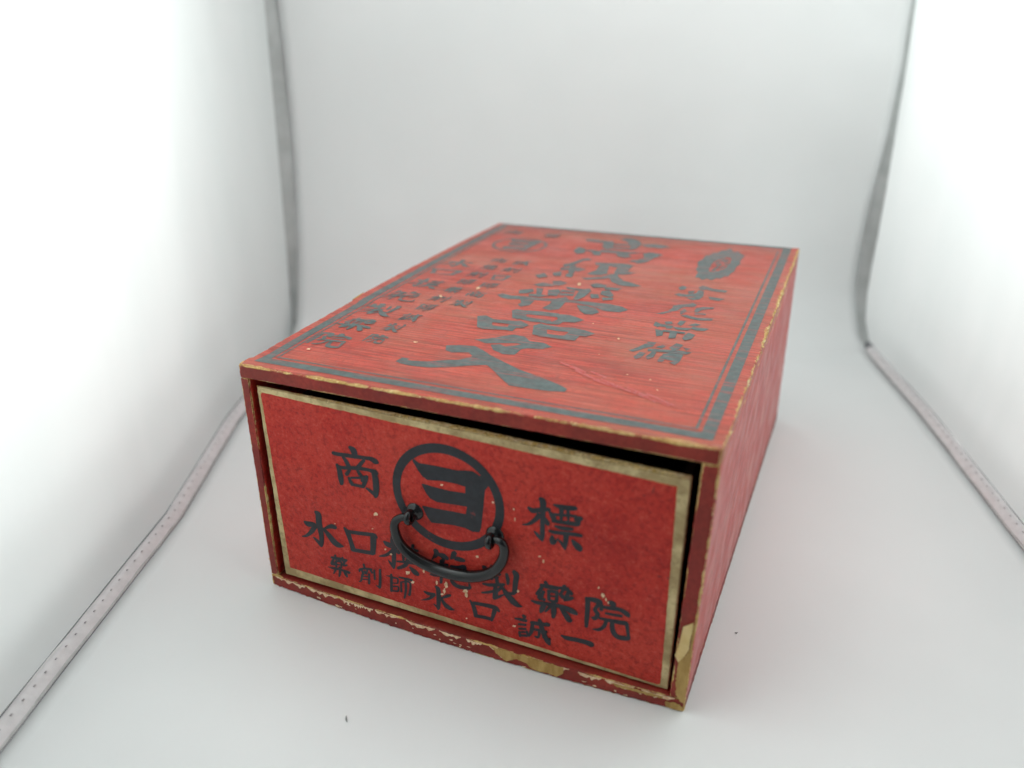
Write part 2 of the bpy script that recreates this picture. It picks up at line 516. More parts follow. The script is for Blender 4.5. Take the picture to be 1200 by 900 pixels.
# ------------------------------------------------------------------ the box
box = bpy.data.objects.new('medicine_box', None)
C.objects.link(box)
box['label'] = 'worn red cardboard medicine box with black lettering and an iron-handled drawer'
box['category'] = 'box'

def axis_grid(lo, hi, bev, step):
    n = max(1, round((hi - lo - 2 * bev) / step))
    a = [lo, lo + bev * 0.3, lo + bev * 0.65]
    a += [lo + bev + (hi - lo - 2 * bev) * i / n for i in range(n + 1)]
    a += [hi - bev * 0.65, hi - bev * 0.3, hi]
    return a

def slab(name, lo, hi, mat, parent, wear, bev=0.9, step=(1.6, 1.6, 1.6), fn=warp, chip=0.55, rag=None):
    """board with softened, chipped edges; stores distance to the nearest edge and how worn that edge is"""
    ax = [axis_grid(lo[k], hi[k], bev, step[k]) for k in range(3)]
    n = [len(a) for a in ax]
    idx = {}; verts = []; edge = []; wv = []
    def vid(i, j, k):
        key = (i, j, k)
        if key in idx: return idx[key]
        P = [ax[0][i], ax[1][j], ax[2][k]]
        inner = [min(max(P[q], lo[q] + bev), hi[q] - bev) for q in range(3)]
        off = Vector([P[q] - inner[q] for q in range(3)])
        L = off.length
        if L > 1e-9: off = off * (bev / max(L, bev) if L > bev else 1.0)
        dist = sorted(min(P[q] - lo[q], hi[q] - P[q]) for q in range(3))
        e = dist[1]
        Q = Vector(inner) + off
        if chip:
            g = math.exp(-(e / 0.9) ** 2)
            nz = noise.noise(Vector(P) * 0.55) * 0.6 + noise.noise(Vector(P) * 1.7) * 0.4
            r = rag(*P) if rag else 1.0
            if L > 1e-9 and g > 0.01:
                Q += off.normalized() * (nz * chip * g * r)
        idx[key] = len(verts)
        verts.append(fn(*Q)); edge.append(e); wv.append(wear(*P))
        return idx[key]
    faces = []
    for k in (0, n[2] - 1):
        for i in range(n[0] - 1):
            for j in range(n[1] - 1):
                f = (vid(i, j, k), vid(i + 1, j, k), vid(i + 1, j + 1, k), vid(i, j + 1, k))
                faces.append(f if k else f[::-1])
    for j in (0, n[1] - 1):
        for i in range(n[0] - 1):
            for k in range(n[2] - 1):
                f = (vid(i, j, k), vid(i + 1, j, k), vid(i + 1, j, k + 1), vid(i, j, k + 1))
                faces.append(f[::-1] if j else f)
    for i in (0, n[0] - 1):
        for j in range(n[1] - 1):
            for k in range(n[2] - 1):
                f = (vid(i, j, k), vid(i, j + 1, k), vid(i, j + 1, k + 1), vid(i, j, k + 1))
                faces.append(f if i else f[::-1])
    return mesh_obj(name, verts, faces, mat, parent, smooth=True, attrs={'edge': edge, 'wear': wv})

TH = 6.6
def w_top(x, y, z):
    w = 0.12
    if x > 95: w = 1.7 if z > BH - 3 else 0.5
    if y < 8: w = max(w, 1.35)
    if x < -95 and y > 8: w = 0.2 if y < 105 else 0.35
    if y < 12 and abs(x) > 98: w = max(w, 0.9)
    return w
def rag_top(x, y, z):
    return 1.9 if x > 98 and z > BH - 2 else 1.2 if y < 3 else 0.8
top = slab('top_panel', (-105, 0, BH - TH), (105, BD, BH), M_top, box, w_top, 0.8, (1.6, 1.6, 1.6), rag=rag_top)
def w_side(x, y, z):
    w = 0.2
    if y < 8: w = 0.9
    if x > 0 and z > BH - TH - 4: w = 0.4
    if y < 6 and z < 12: w = 0.9
    return w
sl = slab('side_panel', (-105, 0.3, TH), (-105 + 4.4, BD - 0.3, BH - TH - 0.05), M_side, box, w_side, 0.7, (1.6, 2.2, 1.6))
sr = slab('side_panel', (105 - TH, 0.3, TH), (105, BD - 0.3, BH - TH - 0.05), M_side, box, w_side, 0.7, (1.6, 2.2, 1.6))
def w_bot(x, y, z):
    w = 0.25
    if y < 8: w = 0.8 if z > 3 else 0.45
    if y < 8 and (x > 97 or x < -99): w = 1.2
    return w
bp_ = slab('bottom_panel', (-105, 0.0, 0.05), (105, BD, TH - 0.05), M_rim, box, w_bot, 0.9, (1.6, 2.2, 1.3), rag=lambda x, y, z: 1.4)
bk = slab('back_panel', (-105 + 4.5, BD - TH, TH + .1), (105 - TH - .1, BD - 0.4, BH - TH - .1), M_rim, box, lambda x, y, z: 0.3, 0.7, (6, 3, 6), chip=0)

# --- the front edges of the case: red paper tape wrapped over the board ends
def tape(lo, hi, wear, rag=None):
    return slab('rim_tape', lo, hi, M_rim, box, wear, 0.22, (1.2, 0.8, 1.2), chip=0.22, rag=rag)
tape((-104.6, -0.28, BH - TH + 0.15), (104.2, 0.8, BH - 0.55), lambda x, y, z: 0.6 if z > BH - 3 else 0.42)
tape((-104.75, -0.10, TH + 0.4), (-105 + 4.2, 1.0, BH - TH - 0.3), lambda x, y, z: 0.55 if x < -102 else 0.35)
tape((105 - TH + 0.2, -0.10, TH + 0.4), (104.6, 1.0, BH - TH - 0.3), lambda x, y, z: 1.0 if z < 40 else 0.65)

# ------------------------------------------------------------------ flat shapes traced on the faces
def ribbon(pts, px):
    """brush stroke: px maps picture coordinates to face millimetres; pts = (x, y, width)"""
    if len(pts) == 2:
        a, b = pts
        pts = [a, tuple((p + q) / 2 for p, q in zip(a, b)), b]
    P = smooth_profile(pts, 4)
    L, R = [], []
    for i, (x, y, w) in enumerate(P):
        x0, y0, _ = P[max(i - 1, 0)]; x1, y1, _ = P[min(i + 1, len(P) - 1)]
        dx, dy = x1 - x0, y1 - y0
        l = math.hypot(dx, dy) or 1
        w = max(w, 2) * 0.5
        L.append((x - dy / l * w, y + dx / l * w)); R.append((x + dy / l * w, y - dx / l * w))
    # blunt brush ends
    (x, y, w), (xn, yn, _) = P[0], P[1]
    l = math.hypot(x - xn, y - yn) or 1
    h0 = (x + (x - xn) / l * w * 0.30, y + (y - yn) / l * w * 0.30)
    (x, y, w), (xn, yn, _) = P[-1], P[-2]
    l = math.hypot(x - xn, y - yn) or 1
    h1 = (x + (x - xn) / l * w * 0.30, y + (y - yn) / l * w * 0.30)
    V = [px(*v) for v in L] + [px(*v) for v in R] + [px(*h0), px(*h1)]
    n = len(L)
    F = [(i, i + 1, n + i + 1, n + i) for i in range(n - 1)] + [(0, n, 2 * n), (n - 1, 2 * n + 1, 2 * n - 1)]
    return V, F

def polygon(pts, px):
    V = [px(*q) for q in pts]
    F = tessellate_polygon([[Vector((x, y, 0)) for x, y in V]])
    return V, [tuple(f) for f in F]

def parse(s):
    return [tuple(float(c) for c in q.split(',')) for q in s.replace(';', ' ').split()]

def glyph(face, ox, oy, sc, strokes, polys=''):
    """list of (verts, faces) in millimetres on a face, from marks read off an enlarged view of the photograph"""
    px = lambda x, y: face(ox + x / sc, oy + y / sc)
    out = []
    for line in strokes.strip().split('|'):
        if line.strip(): out.append(ribbon(parse(line.strip()), px))
    for line in polys.strip().split('|'):
        if line.strip(): out.append(polygon(parse(line.strip()), px))
    return out

def bbox(g):
    xs = [v[0] for V, F in g for v in V]; ys = [v[1] for V, F in g for v in V]
    return min(xs), min(ys), max(xs), max(ys)
def place(g, cx, cy, w, h, slant=0.0):
    x0, y0, x1, y1 = bbox(g)
    res = []
    for V, F in g:
        res.append(([(cx + ((x - x0) / (x1 - x0) - 0.5) * w, cy + ((y - y0) / (y1 - y0) - 0.5) * h) for x, y in V], F))
    return res

def decal(name, glyphs, put, mat, parent, base=0.10, inc=0.010):
    verts, faces = [], []
    for g in glyphs:
        for q, (V, F) in enumerate(g):
            b = len(verts)
            off = base + inc * (q % 24)
            verts += [put(x, y, off) for x, y in V]
            faces += [tuple(b + i for i in f) for f in F]
    o = mesh_obj(name, verts, faces, mat, parent)
    fix_up(o)
    return o
def letters(name, glyphs, put, mat, parent, base=0.10, inc=0.010, grow=None):
    for g in glyphs:
        if grow: g = [(fatten(V, F, *grow), F) for V, F in g]
        decal(name, [g], put, mat, parent, base, inc)
def fatten(V, F, gx, gy):
    """swell a traced outline by gx, gy millimetres about its middle line"""
    n = len(V)
    area2 = sum(V[i][0] * V[(i + 1) % n][1] - V[(i + 1) % n][0] * V[i][1] for i in range(n))
    sg = 1 if area2 > 0 else -1
    out = []
    for i in range(n):
        (x0, y0), (x1, y1), (x2, y2) = V[i - 1], V[i], V[(i + 1) % n]
        nx, ny = sg * (y2 - y0), -sg * (x2 - x0)
        l = math.hypot(nx, ny) or 1
        out.append((x1 + nx / l * gx, y1 + ny / l * gy))
    return out
def fix_up(o):
    # make every sliver face the same way as the face it lies on
    me = o.data
    bm = bmesh.new(); bm.from_mesh(me)
    bmesh.ops.dissolve_degenerate(bm, dist=1e-7, edges=bm.edges[:])
    ref = Vector((0, 0, 1)) if 'top' in o.parent.name else Vector((0, -1, 0))
    for f in bm.faces:
        f.normal_update()
        if f.normal.dot(ref) < 0: f.normal_flip()
    bm.to_mesh(me); bm.free()

put_top = lambda x, y, off: warp(x, y, BH + off)
put_front = lambda x, z, off: warp(x, -0.30 - off, z)

# --- drawer: front board corners (mm), leaning very slightly
DY = 1.2
put_drawer = lambda x, z, off: (x, DY - off, z)

# ------------------------------------------------------------------ characters of the drawer front
G = {}
G['sho'] = glyph(on_drawer, 380, 500, 10, '''290,232,30;340,275,70;360,340,65;355,365,40|95,300,36;150,318,46;300,340,48;480,365,44;545,375,52;600,408,62;632,425,30|
215,350,30;255,400,45;290,470,50|470,390,40;430,430,50;385,490,60|145,435,30;175,500,55;195,600,65;208,675,40|150,455,36;210,478,40;300,480,45;400,485,45;520,505,40;590,530,60;625,552,36|
575,530,50;598,600,72;608,700,75;605,800,60;600,830,25|610,800,50;560,765,40;490,715,20|300,500,40;260,560,50|385,500,30;420,560,45|285,590,25;310,640,40;335,680,40|310,595,28;400,595,30;505,585,46|
500,580,40;485,630,50;460,690,50|330,675,35;400,688,36;470,700,40|430,560,36;445,600,40;450,640,36''')
G['hyo'] = glyph(on_drawer, 600, 570, 10, '''320,135,40;360,180,80;360,300,65;355,450,58;355,580,55;352,640,25|350,620,40;300,570,40;255,520,15|185,238,25;240,280,60;330,275,60;420,268,45;445,280,30|320,330,70;280,380,60;200,435,40;120,447,12|
380,370,40;415,430,55;425,455,30|485,212,20;560,235,55;650,250,60;740,258,55;755,275,20|430,285,20;470,340,60;500,395,50|470,400,40;600,420,48;740,440,55;790,440,45|740,385,60;800,375,60;830,385,20|790,380,60;770,450,40|
450,320,36;560,332,34;680,340,34;760,352,36|580,250,60;578,330,50;575,400,30|655,270,46;658,340,38;660,400,26|500,460,20;560,480,45;660,495,50;715,498,35|435,515,30;500,535,45;640,550,45;760,565,45;820,580,35|
635,550,70;630,640,60;620,735,30|620,710,50;570,650,35;540,620,12|470,570,25;470,620,70;490,660,50;545,600,10|700,620,20;740,670,65;790,725,75;800,755,40''')
G['sui'] = glyph(on_drawer, 345, 580, 10, '''240,190,25;280,230,70;290,330,70;315,450,60;322,560,50;318,605,25|318,590,40;270,535,35;222,490,12|115,305,20;160,335,60;225,345,55;245,365,40|245,360,66;200,430,55;140,475,35;90,480,12|
490,385,40;440,365,55;390,375,40;350,395,25|335,385,20;390,450,50;470,550,65;530,590,55;580,602,10''')
G['kuchi'] = glyph(on_drawer, 345, 580, 10, '''580,378,20;625,440,55;660,540,50;690,640,60|620,425,42;750,445,45;880,460,45;940,470,40;970,505,20|925,470,75;925,570,72;920,690,60|680,638,45;800,660,45;930,680,52''')
G['mo'] = glyph(on_drawer, 440, 600, 10, '''190,260,20;200,340,60;215,450,55;215,600,50;215,660,28|95,340,20;150,380,60;260,420,40|200,450,50;130,500,40;45,515,18|215,640,40;180,600,30;150,560,10|235,440,30;280,480,45|
250,575,22;400,590,36;500,612,28|390,540,56;350,620,52;260,655,36|400,640,20;460,700,60;505,735,36|300,400,28;400,430,36;500,455,30|340,370,30;350,440,34|440,380,36;430,450,36|320,460,30;330,560,34|330,470,26;420,490,30;460,500,28|450,490,34;430,575,36|330,520,22;440,535,22''')
G['han'] = glyph(on_drawer, 440, 600, 10, '''690,435,36;715,480,66;690,525,46|740,495,40;795,515,62;850,550,36|700,500,30;660,560,16|925,470,66;905,520,60;880,545,26|930,540,46;990,555,56;1045,570,36|800,530,46;790,590,40|
640,725,22;700,738,34;790,745,28|770,560,40;775,700,45;768,830,34|690,640,28;770,650,28;850,655,28|695,600,25;690,690,25|845,610,25;840,700,25|690,600,24;845,612,24|690,690,22;840,698,22|
880,635,40;960,650,50;1040,640,50;1040,720,46|1040,720,46;980,740,20|890,640,40;890,760,40;905,820,45;960,865,45;1040,885,45;1110,890,36|1110,890,40;1095,825,14''')
G['sei'] = glyph(on_drawer, 500, 630, 8.571, '''560,280,20;585,310,56;600,350,46|640,280,30;675,300,60;700,330,46|540,345,20;620,360,36;740,370,30|650,290,26;655,420,30|580,390,26;720,400,28|800,360,30;815,420,40;815,470,26|870,335,36;900,380,60;890,460,55;882,555,50|882,556,40;840,560,30;800,545,10|
560,460,16;640,474,36;780,470,32|700,400,36;708,440,38;715,480,34|550,550,16;620,545,30;700,530,28|690,480,40;690,560,56;680,612,40|685,605,36;730,590,30;785,565,12|750,480,20;800,560,50;870,640,60;920,680,40;965,690,6|760,490,36;725,520,36;690,550,30''')
G['yaku'] = glyph(on_drawer, 610, 660, 8.571, '''195,215,24;260,232,44;380,252,40|245,182,34;275,240,40|440,225,46;430,262,36|390,245,30;480,262,46|215,240,40;170,305,46|155,300,30;225,330,38|235,280,36;190,360,38|170,335,26;245,368,34|280,270,34;285,370,34|290,278,34;370,290,34|
365,285,36;360,380,36|290,325,20;360,333,20|290,372,26;370,385,26|430,265,36;400,310,36|395,302,36;430,345,42|490,275,46;445,370,42|440,362,40;500,352,44;530,345,24|490,285,42;520,310,34|105,370,14;180,395,38;300,412,38;420,435,42;520,480,56;570,510,26|
330,390,52;335,480,58;328,545,36|240,405,56;215,460,56;200,490,26|300,430,36;250,482,22|400,440,28;450,510,52;490,565,56;515,575,26''')
G['in'] = glyph(on_drawer, 610, 660, 8.571, '''650,350,28;740,370,52;800,390,46;805,420,34|675,360,56;672,450,52;665,560,48;660,640,36|790,405,52;740,470,36|740,460,36;775,515,46;745,552,46;710,540,12|885,390,46;930,410,56;945,435,30|820,420,36;810,470,46|
830,440,28;900,450,42;1000,467,42;1075,515,52;1090,545,14|850,500,22;950,520,32;1020,530,30|790,550,26;900,575,38;1040,600,46;1075,606,34|860,580,42;840,630,42;790,665,36;725,660,12|920,590,46;925,670,52;970,735,48;1060,755,48;1098,752,34|1085,745,34;1078,690,34;1068,610,44''')
G['yaku2'] = glyph(on_drawer, 380, 640, 7.5, '''60,95,18;130,110,28;200,125,22|95,75,18;105,115,22|160,95,18;165,130,22|85,110,20;65,150,24;98,160,18|105,125,20;108,180,20|110,130,18;150,140,18;150,190,18|110,158,12;150,164,12|185,125,24;170,165,20;203,165,18|35,180,8;80,190,22;150,205,20;225,232,26|
135,180,22;140,225,26;133,265,15|105,195,26;85,240,12|170,210,16;195,250,26;205,270,12|70,130,14;95,145,16''')
G['zai'] = glyph(on_drawer, 380, 640, 7.5, '''300,208,10;340,196,18;420,203,18|345,155,20;355,190,20|318,195,22;308,225,12|330,205,18;345,250,20|380,205,18;370,245,18|355,215,20;362,240,16|335,245,20;325,300,18;305,308,8|395,240,20;395,330,20|335,262,11;395,268,11|330,287,11;395,294,11|405,205,18;425,235,18|
440,205,18;445,290,20|490,200,22;492,290,26;488,365,26|488,360,18;455,340,6''')
G['shi'] = glyph(on_drawer, 380, 640, 7.5, '''590,245,22;580,270,18|545,258,8;600,265,18|590,270,26;592,395,26|600,275,16;645,285,16;645,325,18|600,322,12;645,325,12|600,352,14;650,356,16;650,395,20|600,390,16;650,395,16|655,270,14;720,285,22;775,300,22|675,310,18;678,400,20|680,312,14;755,320,18;750,430,24|715,290,22;718,380,24;706,455,18|750,430,18;735,420,6''')
G['sui2'] = glyph(on_drawer, 380, 640, 7.5, '''975,350,16;1000,380,40;1005,460,42;1002,540,33;995,555,13|1000,540,25;960,505,7|875,395,12;915,415,30;970,425,30|968,420,38;920,460,26;850,472,7|1110,430,24;1070,440,30;1030,455,16|1020,440,14;1060,510,34;1105,545,34;1145,560,6''')
G['kuchi2'] = glyph(on_drawer, 500, 630, 8.571, '''430,625,14;470,690,42;495,790,44|465,655,34;580,675,37;690,705,44;730,745,18|690,700,52;670,770,44;650,835,28|490,785,33;580,800,35;660,820,33''')
G['sei2'] = glyph(on_drawer, 610, 660, 8.571, '''20,520,26;45,545,40|-60,553,16;0,565,32;60,578,32|-25,610,22;55,620,26|-20,655,22;55,660,26|-14,685,26;-2,735,28|0,722,24;70,728,28|60,680,26;75,725,26|-5,690,20;62,690,20|100,590,26;170,605,40;290,620,36|122,600,36;110,680,42;82,732,24|
120,660,24;190,670,30|188,668,28;180,740,28;140,730,14|185,560,28;200,600,46;230,700,48;270,780,48;295,820,20|295,815,20;293,750,20|262,680,26;225,745,24|252,598,20;290,615,26''')
G['ichi'] = glyph(on_drawer, 610, 660, 8.571, '''405,722,14;460,750,42;560,770,44;660,795,48;715,820,52;735,832,18''')
G['yo'] = glyph(on_drawer, 455, 505, 7.5, '', '''220,240;270,280;420,305;600,345;680,345;740,352;800,390;845,405;890,470;850,520;845,560;835,680;815,850;800,890;740,885;670,850;560,825;380,805;345,760;295,660;310,655;420,680;560,705;680,730;690,665;600,650;430,625;370,595;330,545;290,465;310,462;400,490;540,525;675,545;675,490;600,465;480,440;345,430;300,400;260,345;210,260''')
def ring(cx, cy, rx, ry, tx, ty, n=72):
    V, F = [], []
    for i in range(n):
        a = 2 * math.pi * i / n
        V.append((cx + rx * math.cos(a), cy + ry * math.sin(a)))
    for i in range(n):
        a = 2 * math.pi * i / n
        V.append((cx + (rx - tx) * math.cos(a), cy + (ry - ty) * math.sin(a)))
    for i in range(n):
        j = (i + 1) % n
        F.append((i, j, n + j, n + i))
    return V, F

# ------------------------------------------------------------------ drawer
def w_dr(x, y, z): return 0.0
def rag_dr(x, y, z): return 2.2 if z > 103 and y < 5 else 1.0
dcor = [(-97.3, 110.8), (95.9, 107.6), (95.1, 7.4), (-96.8, 8.5)]
def drawer_map(x, y, z):
    # unit board -> measured outline (bilinear), x and z in 0..1
    u, w = x / 100.0, z / 100.0
    a = dcor[3]; b = dcor[2]; c = dcor[1]; d = dcor[0]
    X = (1 - u) * (1 - w) * a[0] + u * (1 - w) * b[0] + u * w * c[0] + (1 - u) * w * d[0]
    Z = (1 - u) * (1 - w) * a[1] + u * (1 - w) * b[1] + u * w * c[1] + (1 - u) * w * d[1]
    y *= lerp(0.30, 1.0, min(1.0, max(0.0, u) / 0.55))      # the board has split and thinned at this end
    return (X, DY + y, Z)
drawer = slab('drawer', (0, 0, 0), (100, 4.4, 100), M_border, box, w_dr, 0.35, (0.7, 0.8, 1.2), fn=drawer_map, chip=0.22, rag=rag_dr)
# fibrous torn upper edge of the drawer board
verts, faces = [], []
NX, NY = 300, 7
for i in range(NX + 1):
    for j in range(NY + 1):
        u = i / NX; v = j / NY
        X = lerp(dcor[0][0] + 0.6, dcor[1][0] - 0.6, u); Z = lerp(dcor[0][1], dcor[1][1], u)
        y = lerp(0.30, 4.3, v) * lerp(0.30, 1.0, min(1.0, u / 0.55))
        h = noise.noise(Vector((X * 1.3, y * 1.6, 0))) * 0.35 + noise.noise(Vector((X * 3.1, y * 3.0, 4))) * 0.22
        edge_f = math.sin(math.pi * v) ** 0.4 if 0 < v < 1 else 0
        verts.append((X, DY + y, Z - 0.3 + edge_f * (0.45 + 1.4 * h) * (0.5 + 0.5 * min(1, u / 0.4))))
for i in range(NX):
    for j in range(NY):
        a = i * (NY + 1) + j
        faces.append((a, a + NY + 1, a + NY + 2, a + 1))
mesh_obj('torn_board_edge', verts, faces, M_torn, drawer, smooth=False)

# tray behind the front board
tv, tf = [], []
def add_box(lo, hi):
    b = len(tv)
    for z in (lo[2], hi[2]):
        for x, y in ((lo[0], lo[1]), (hi[0], lo[1]), (hi[0], hi[1]), (lo[0], hi[1])):
            tv.append((x, y, z))
    tf.extend([(b + 3, b + 2, b + 1, b), (b + 4, b + 5, b + 6, b + 7), (b, b + 1, b + 5, b + 4), (b + 1, b + 2, b + 6, b + 5), (b + 2, b + 3, b + 7, b + 6), (b + 3, b, b + 4, b + 7)])
add_box((-95, 12.0, 7.6), (92, 272, 9.6))
add_box((-95, 12.0, 9.7), (-92, 272, 96))
add_box((89, 12.0, 9.7), (92, 272, 96))
add_box((-91.9, 12.0, 9.7), (88.9, 15, 96))
add_box((-91.9, 269, 9.7), (88.9, 272, 96))
mesh_obj('tray', tv, tf, M_tray_shade, drawer)

# red paper pasted on the front board
pc = [on_drawer(*q) for q in ((305, 459.5), (794, 570), (774, 804), (340, 665))]
verts, faces, edge, wv = [], [], [], []
PX, PZ = 150, 84
for i in range(PX + 1):
    for j in range(PZ + 1):
        u, w = i / PX, j / PZ
        x = (1 - u) * (1 - w) * pc[3][0] + u * (1 - w) * pc[2][0] + u * w * pc[1][0] + (1 - u) * w * pc[0][0]
        z = (1 - u) * (1 - w) * pc[3][1] + u * (1 - w) * pc[2][1] + u * w * pc[1][1] + (1 - u) * w * pc[0][1]
        jit = 0.22 * noise.noise(Vector((x * 0.35, z * 0.35, 3)))
        if i in (0, PX): x += jit
        if j in (0, PZ): z += jit
        e = min(u * 188, (1 - u) * 188, w * 97, (1 - w) * 97)
        verts.append((x, DY - 0.10 + (0.08 if i in (0, PX) or j in (0, PZ) else 0), z))
        edge.append(e); wv.append(0.25)
for i in range(PX):
    for j in range(PZ):
        a = i * (PZ + 1) + j
        faces.append((a, a + PZ + 1, a + PZ + 2, a + 1))
mesh_obj('front_paper', verts, faces, M_front, drawer, smooth=True, attrs={'edge': edge, 'wear': wv})

letters('trademark_character', [G['sho'], G['hyo']], put_drawer, M_ink_front, drawer, base=0.2)
fx = [on_drawer(455 + a / 7.5, 505 + b / 7.5) for a, b in ((57, 400), (370, 95), (1040, 700), (800, 300))]
EC = (-3.8, 75.7)
decal('trademark_emblem', [[ring(EC[0], EC[1], 26.4, 25.8, 4.0, 4.5)] + G['yo']], put_drawer, M_ink_front, drawer, base=0.2)
letters('company_character', [G[k] for k in ('sui', 'kuchi', 'mo', 'han', 'sei', 'yaku', 'in')], put_drawer, M_ink_front, drawer, base=0.2)
letters('pharmacist_character', [G[k] for k in ('yaku2', 'zai', 'shi', 'sui2', 'kuchi2', 'sei2', 'ichi')], put_drawer, M_ink_front, drawer, base=0.2)

# chips and scratches through the red paper
def blob(cx, cy, rx, ry, seed, n=11, ang=0.0):
    rnd = random.Random(seed); pts = []
    for i in range(n):
        a = 2 * math.pi * i / n
        r = 0.55 + 0.6 * rnd.random()
        x, y = rx * r * math.cos(a), ry * r * math.sin(a)
        pts.append((cx + x * math.cos(ang) - y * math.sin(ang), cy + x * math.sin(ang) + y * math.cos(ang)))
    return pts
ident = lambda x, y: (x, y)
chips = []
for q, (x, y, rx, ry) in enumerate([(517.7, 567.7, 1.5, 1.2), (578, 588, 1.3, 1.3), (440.5, 602, 2.2, 2.4), (478, 670.5, 2.9, 2.2), (497, 669, 1.3, 2.5), (484, 681.5, 1.9, 1.4), (458.5, 649, 1.4, 1.2), (475.5, 650, 2.0, 1.8), (523, 685, 2.2, 4.2),
                                   (521, 692, 1.6, 3.6), (518.5, 695.5, 1.8, 1.4), (545.5, 692, 3.4, 2.0), (546.5, 697, 2.0, 3.0), (512, 682, 1.6, 2.4), (559.5, 651.6, 2.0, 1.4), (607.3, 692.4, 1.4, 1.4), (452, 643, 1.2, 1.4), (632.6, 651.2, 1.6, 1.2),
                                   (637, 657.2, 1.3, 2.6), (701.6, 688, 1.0, 1.6), (706.8, 697.3, 2.0, 2.6), (710.5, 702, 0.9, 2.2), (713, 706, 0.8, 1.8), (602, 596, 0.8, 1.6), (603.5, 608, 0.8, 2.4), (547, 724, 1.0, 0.8), (437, 619, 1.0, 0.8), (602.5, 733, 2.2, 1.2), (459, 719, 1.0, 0.8), (393, 613, 1.0, 0.7)]):
    chips.append([polygon(blob(x, y, rx * 1.1, ry * 1.1, q), on_drawer)])
decal('paper_chips', chips, put_drawer, M_chip, drawer, base=0.50, inc=0.0)['kind'] = 'stuff'
M_stain = plain('dark_stain', (0.05, 0.012, 0.012), (0.12, 0.018, 0.016), 0.6)
marks = []
for q, (x, y, rx, ry, an) in enumerate([(766, 574, 0.9, 5.0, 0.25), (755, 580, 2.4, 0.7, 0.1), (741.5, 574, 1.2, 1.0, 0), (604.5, 574, 1.2, 1.3, 0), (354, 549, 0.9, 0.9, 0), (773, 675, 2.6, 0.9, 0.2), (783, 677, 0.8, 1.4, 0), (434, 527, 0.9, 0.9, 0), (445, 532, 1.0, 0.7, 0)]):
    marks.append([polygon(blob(x, y, rx, ry, 100 + q, 9, an), on_drawer)])
decal('ink_spots', marks, put_drawer, M_stain, drawer, base=0.45, inc=0.0)['kind'] = 'stuff'

# ------------------------------------------------------------------ iron bail handle
def tube(path, radii, nseg=16, flat=1.0, cap=True):
    P = [Vector(p) for p in path]
    V, F = [], []
    prev = None
    for i, p in enumerate(P):
        tg = (P[min(i + 1, len(P) - 1)] - P[max(i - 1, 0)]).normalized()
        b = Vector((0, -1, 0))
        s = tg.cross(b).normalized(); b = s.cross(tg).normalized()
        for k in range(nseg):
            a = 2 * math.pi * k / nseg
            V.append(tuple(p + s * math.cos(a) * radii[i] + b * math.sin(a) * radii[i] * flat))
    n = nseg
    for i in range(len(P) - 1):
        for k in range(n):
            F.append((i * n + k, i * n + (k + 1) % n, (i + 1) * n + (k + 1) % n, (i + 1) * n + k))
    if cap:
        F.append(tuple(range(n - 1, -1, -1))); F.append(tuple((len(P) - 1) * n + k for k in range(n)))
    return V, F

def cam_ray(u, v):
    return RX * ((u - 600) / 944.03) + RY * ((v - 450) / 944.03) + RZ
def at_y(u, v, y):
    d = cam_ray(u, v); s = (y * 0.001 - CAM_POS.y) / d.y
    return (CAM_POS + d * s) * 1000
bail_px = [(479, 606, -1.6, 1.5), (470, 606.5, -2.0, 1.6), (463.5, 611, -2.4, 1.8), (462.5, 620, -2.2, 2.0), (467, 634, -1.6, 2.2), (477, 646.5, -1.0, 2.35), (492, 657.5, -0.5, 2.5), (510, 666, -0.1, 2.6), (530, 672.5, 0, 2.6), (550, 675.5, 0, 2.55), (567, 674, -0.4, 2.45), (580, 668, -1.0, 2.3), (588.5, 657, -1.6, 2.15), (591, 645, -2.2, 1.95), (588.5, 636.5, -2.4, 1.75), (582, 633, -2.0, 1.6), (575, 634, -1.6, 1.5)]
path = [tuple(at_y(u, v, y - 1.6)) + (r,) for u, v, y, r in bail_px]
sp = smooth_profile(path, 6)
V, F = tube([q[:3] for q in sp], [q[3] * 1.1 for q in sp], 18, 0.85)
mesh_obj('handle', V, F, M_iron, drawer, smooth=True)

def mount(u, v):
    c = at_y(u, v, -3.2)
    V, F = [], []
    def add(vf):
        b = len(V); V.extend(vf[0]); F.extend(tuple(b + i for i in f) for f in vf[1])
    def lathe(prof, n=20):
        vv, ff = [], []
        for r, y in prof:
            for k in range(n):
                a = 2 * math.pi * k / n
                vv.append((c.x + r * math.cos(a), y, c.z + r * math.sin(a)))
        for i in range(len(prof) - 1):
            for k in range(n):
                ff.append((i * n + k, i * n + (k + 1) % n, (i + 1) * n + (k + 1) % n, (i + 1) * n + k))
        return vv, ff
    face = DY
    add(lathe([(4.3, face), (4.1, face - 0.7), (3.0, face - 1.3), (1.9, face - 1.9), (1.7, face - 4.0), (1.5, face - 4.6)]))
    # eye: a small ring standing out from the plate, the bail end runs through it
    loop = [(c.x, c.y + 2.5 * math.cos(a) - 0.4, c.z + 2.5 * math.sin(a)) for a in [2 * math.pi * k / 20 for k in range(21)]]
    vv, ff = [], []
    for i, p in enumerate(loop[:-1]):
        a = 2 * math.pi * i / 20
        rad = Vector((0, math.cos(a), math.sin(a)))
        for k in range(10):
            b = 2 * math.pi * k / 10
            q = Vector(p) + rad * 1.15 * math.cos(b) + Vector((1, 0, 0)) * 1.5 * math.sin(b)
            vv.append(tuple(q))
    for i in range(20):
        for k in range(10):
            j = (i + 1) % 20
            ff.append((i * 10 + k, j * 10 + k, j * 10 + (k + 1) % 10, i * 10 + (k + 1) % 10))
    add((vv, ff))
    o = mesh_obj('handle_mount', V, F, M_iron, drawer, smooth=True)
    fix_normals(o)
mount(480.5, 605.5)
mount(575, 633.5)

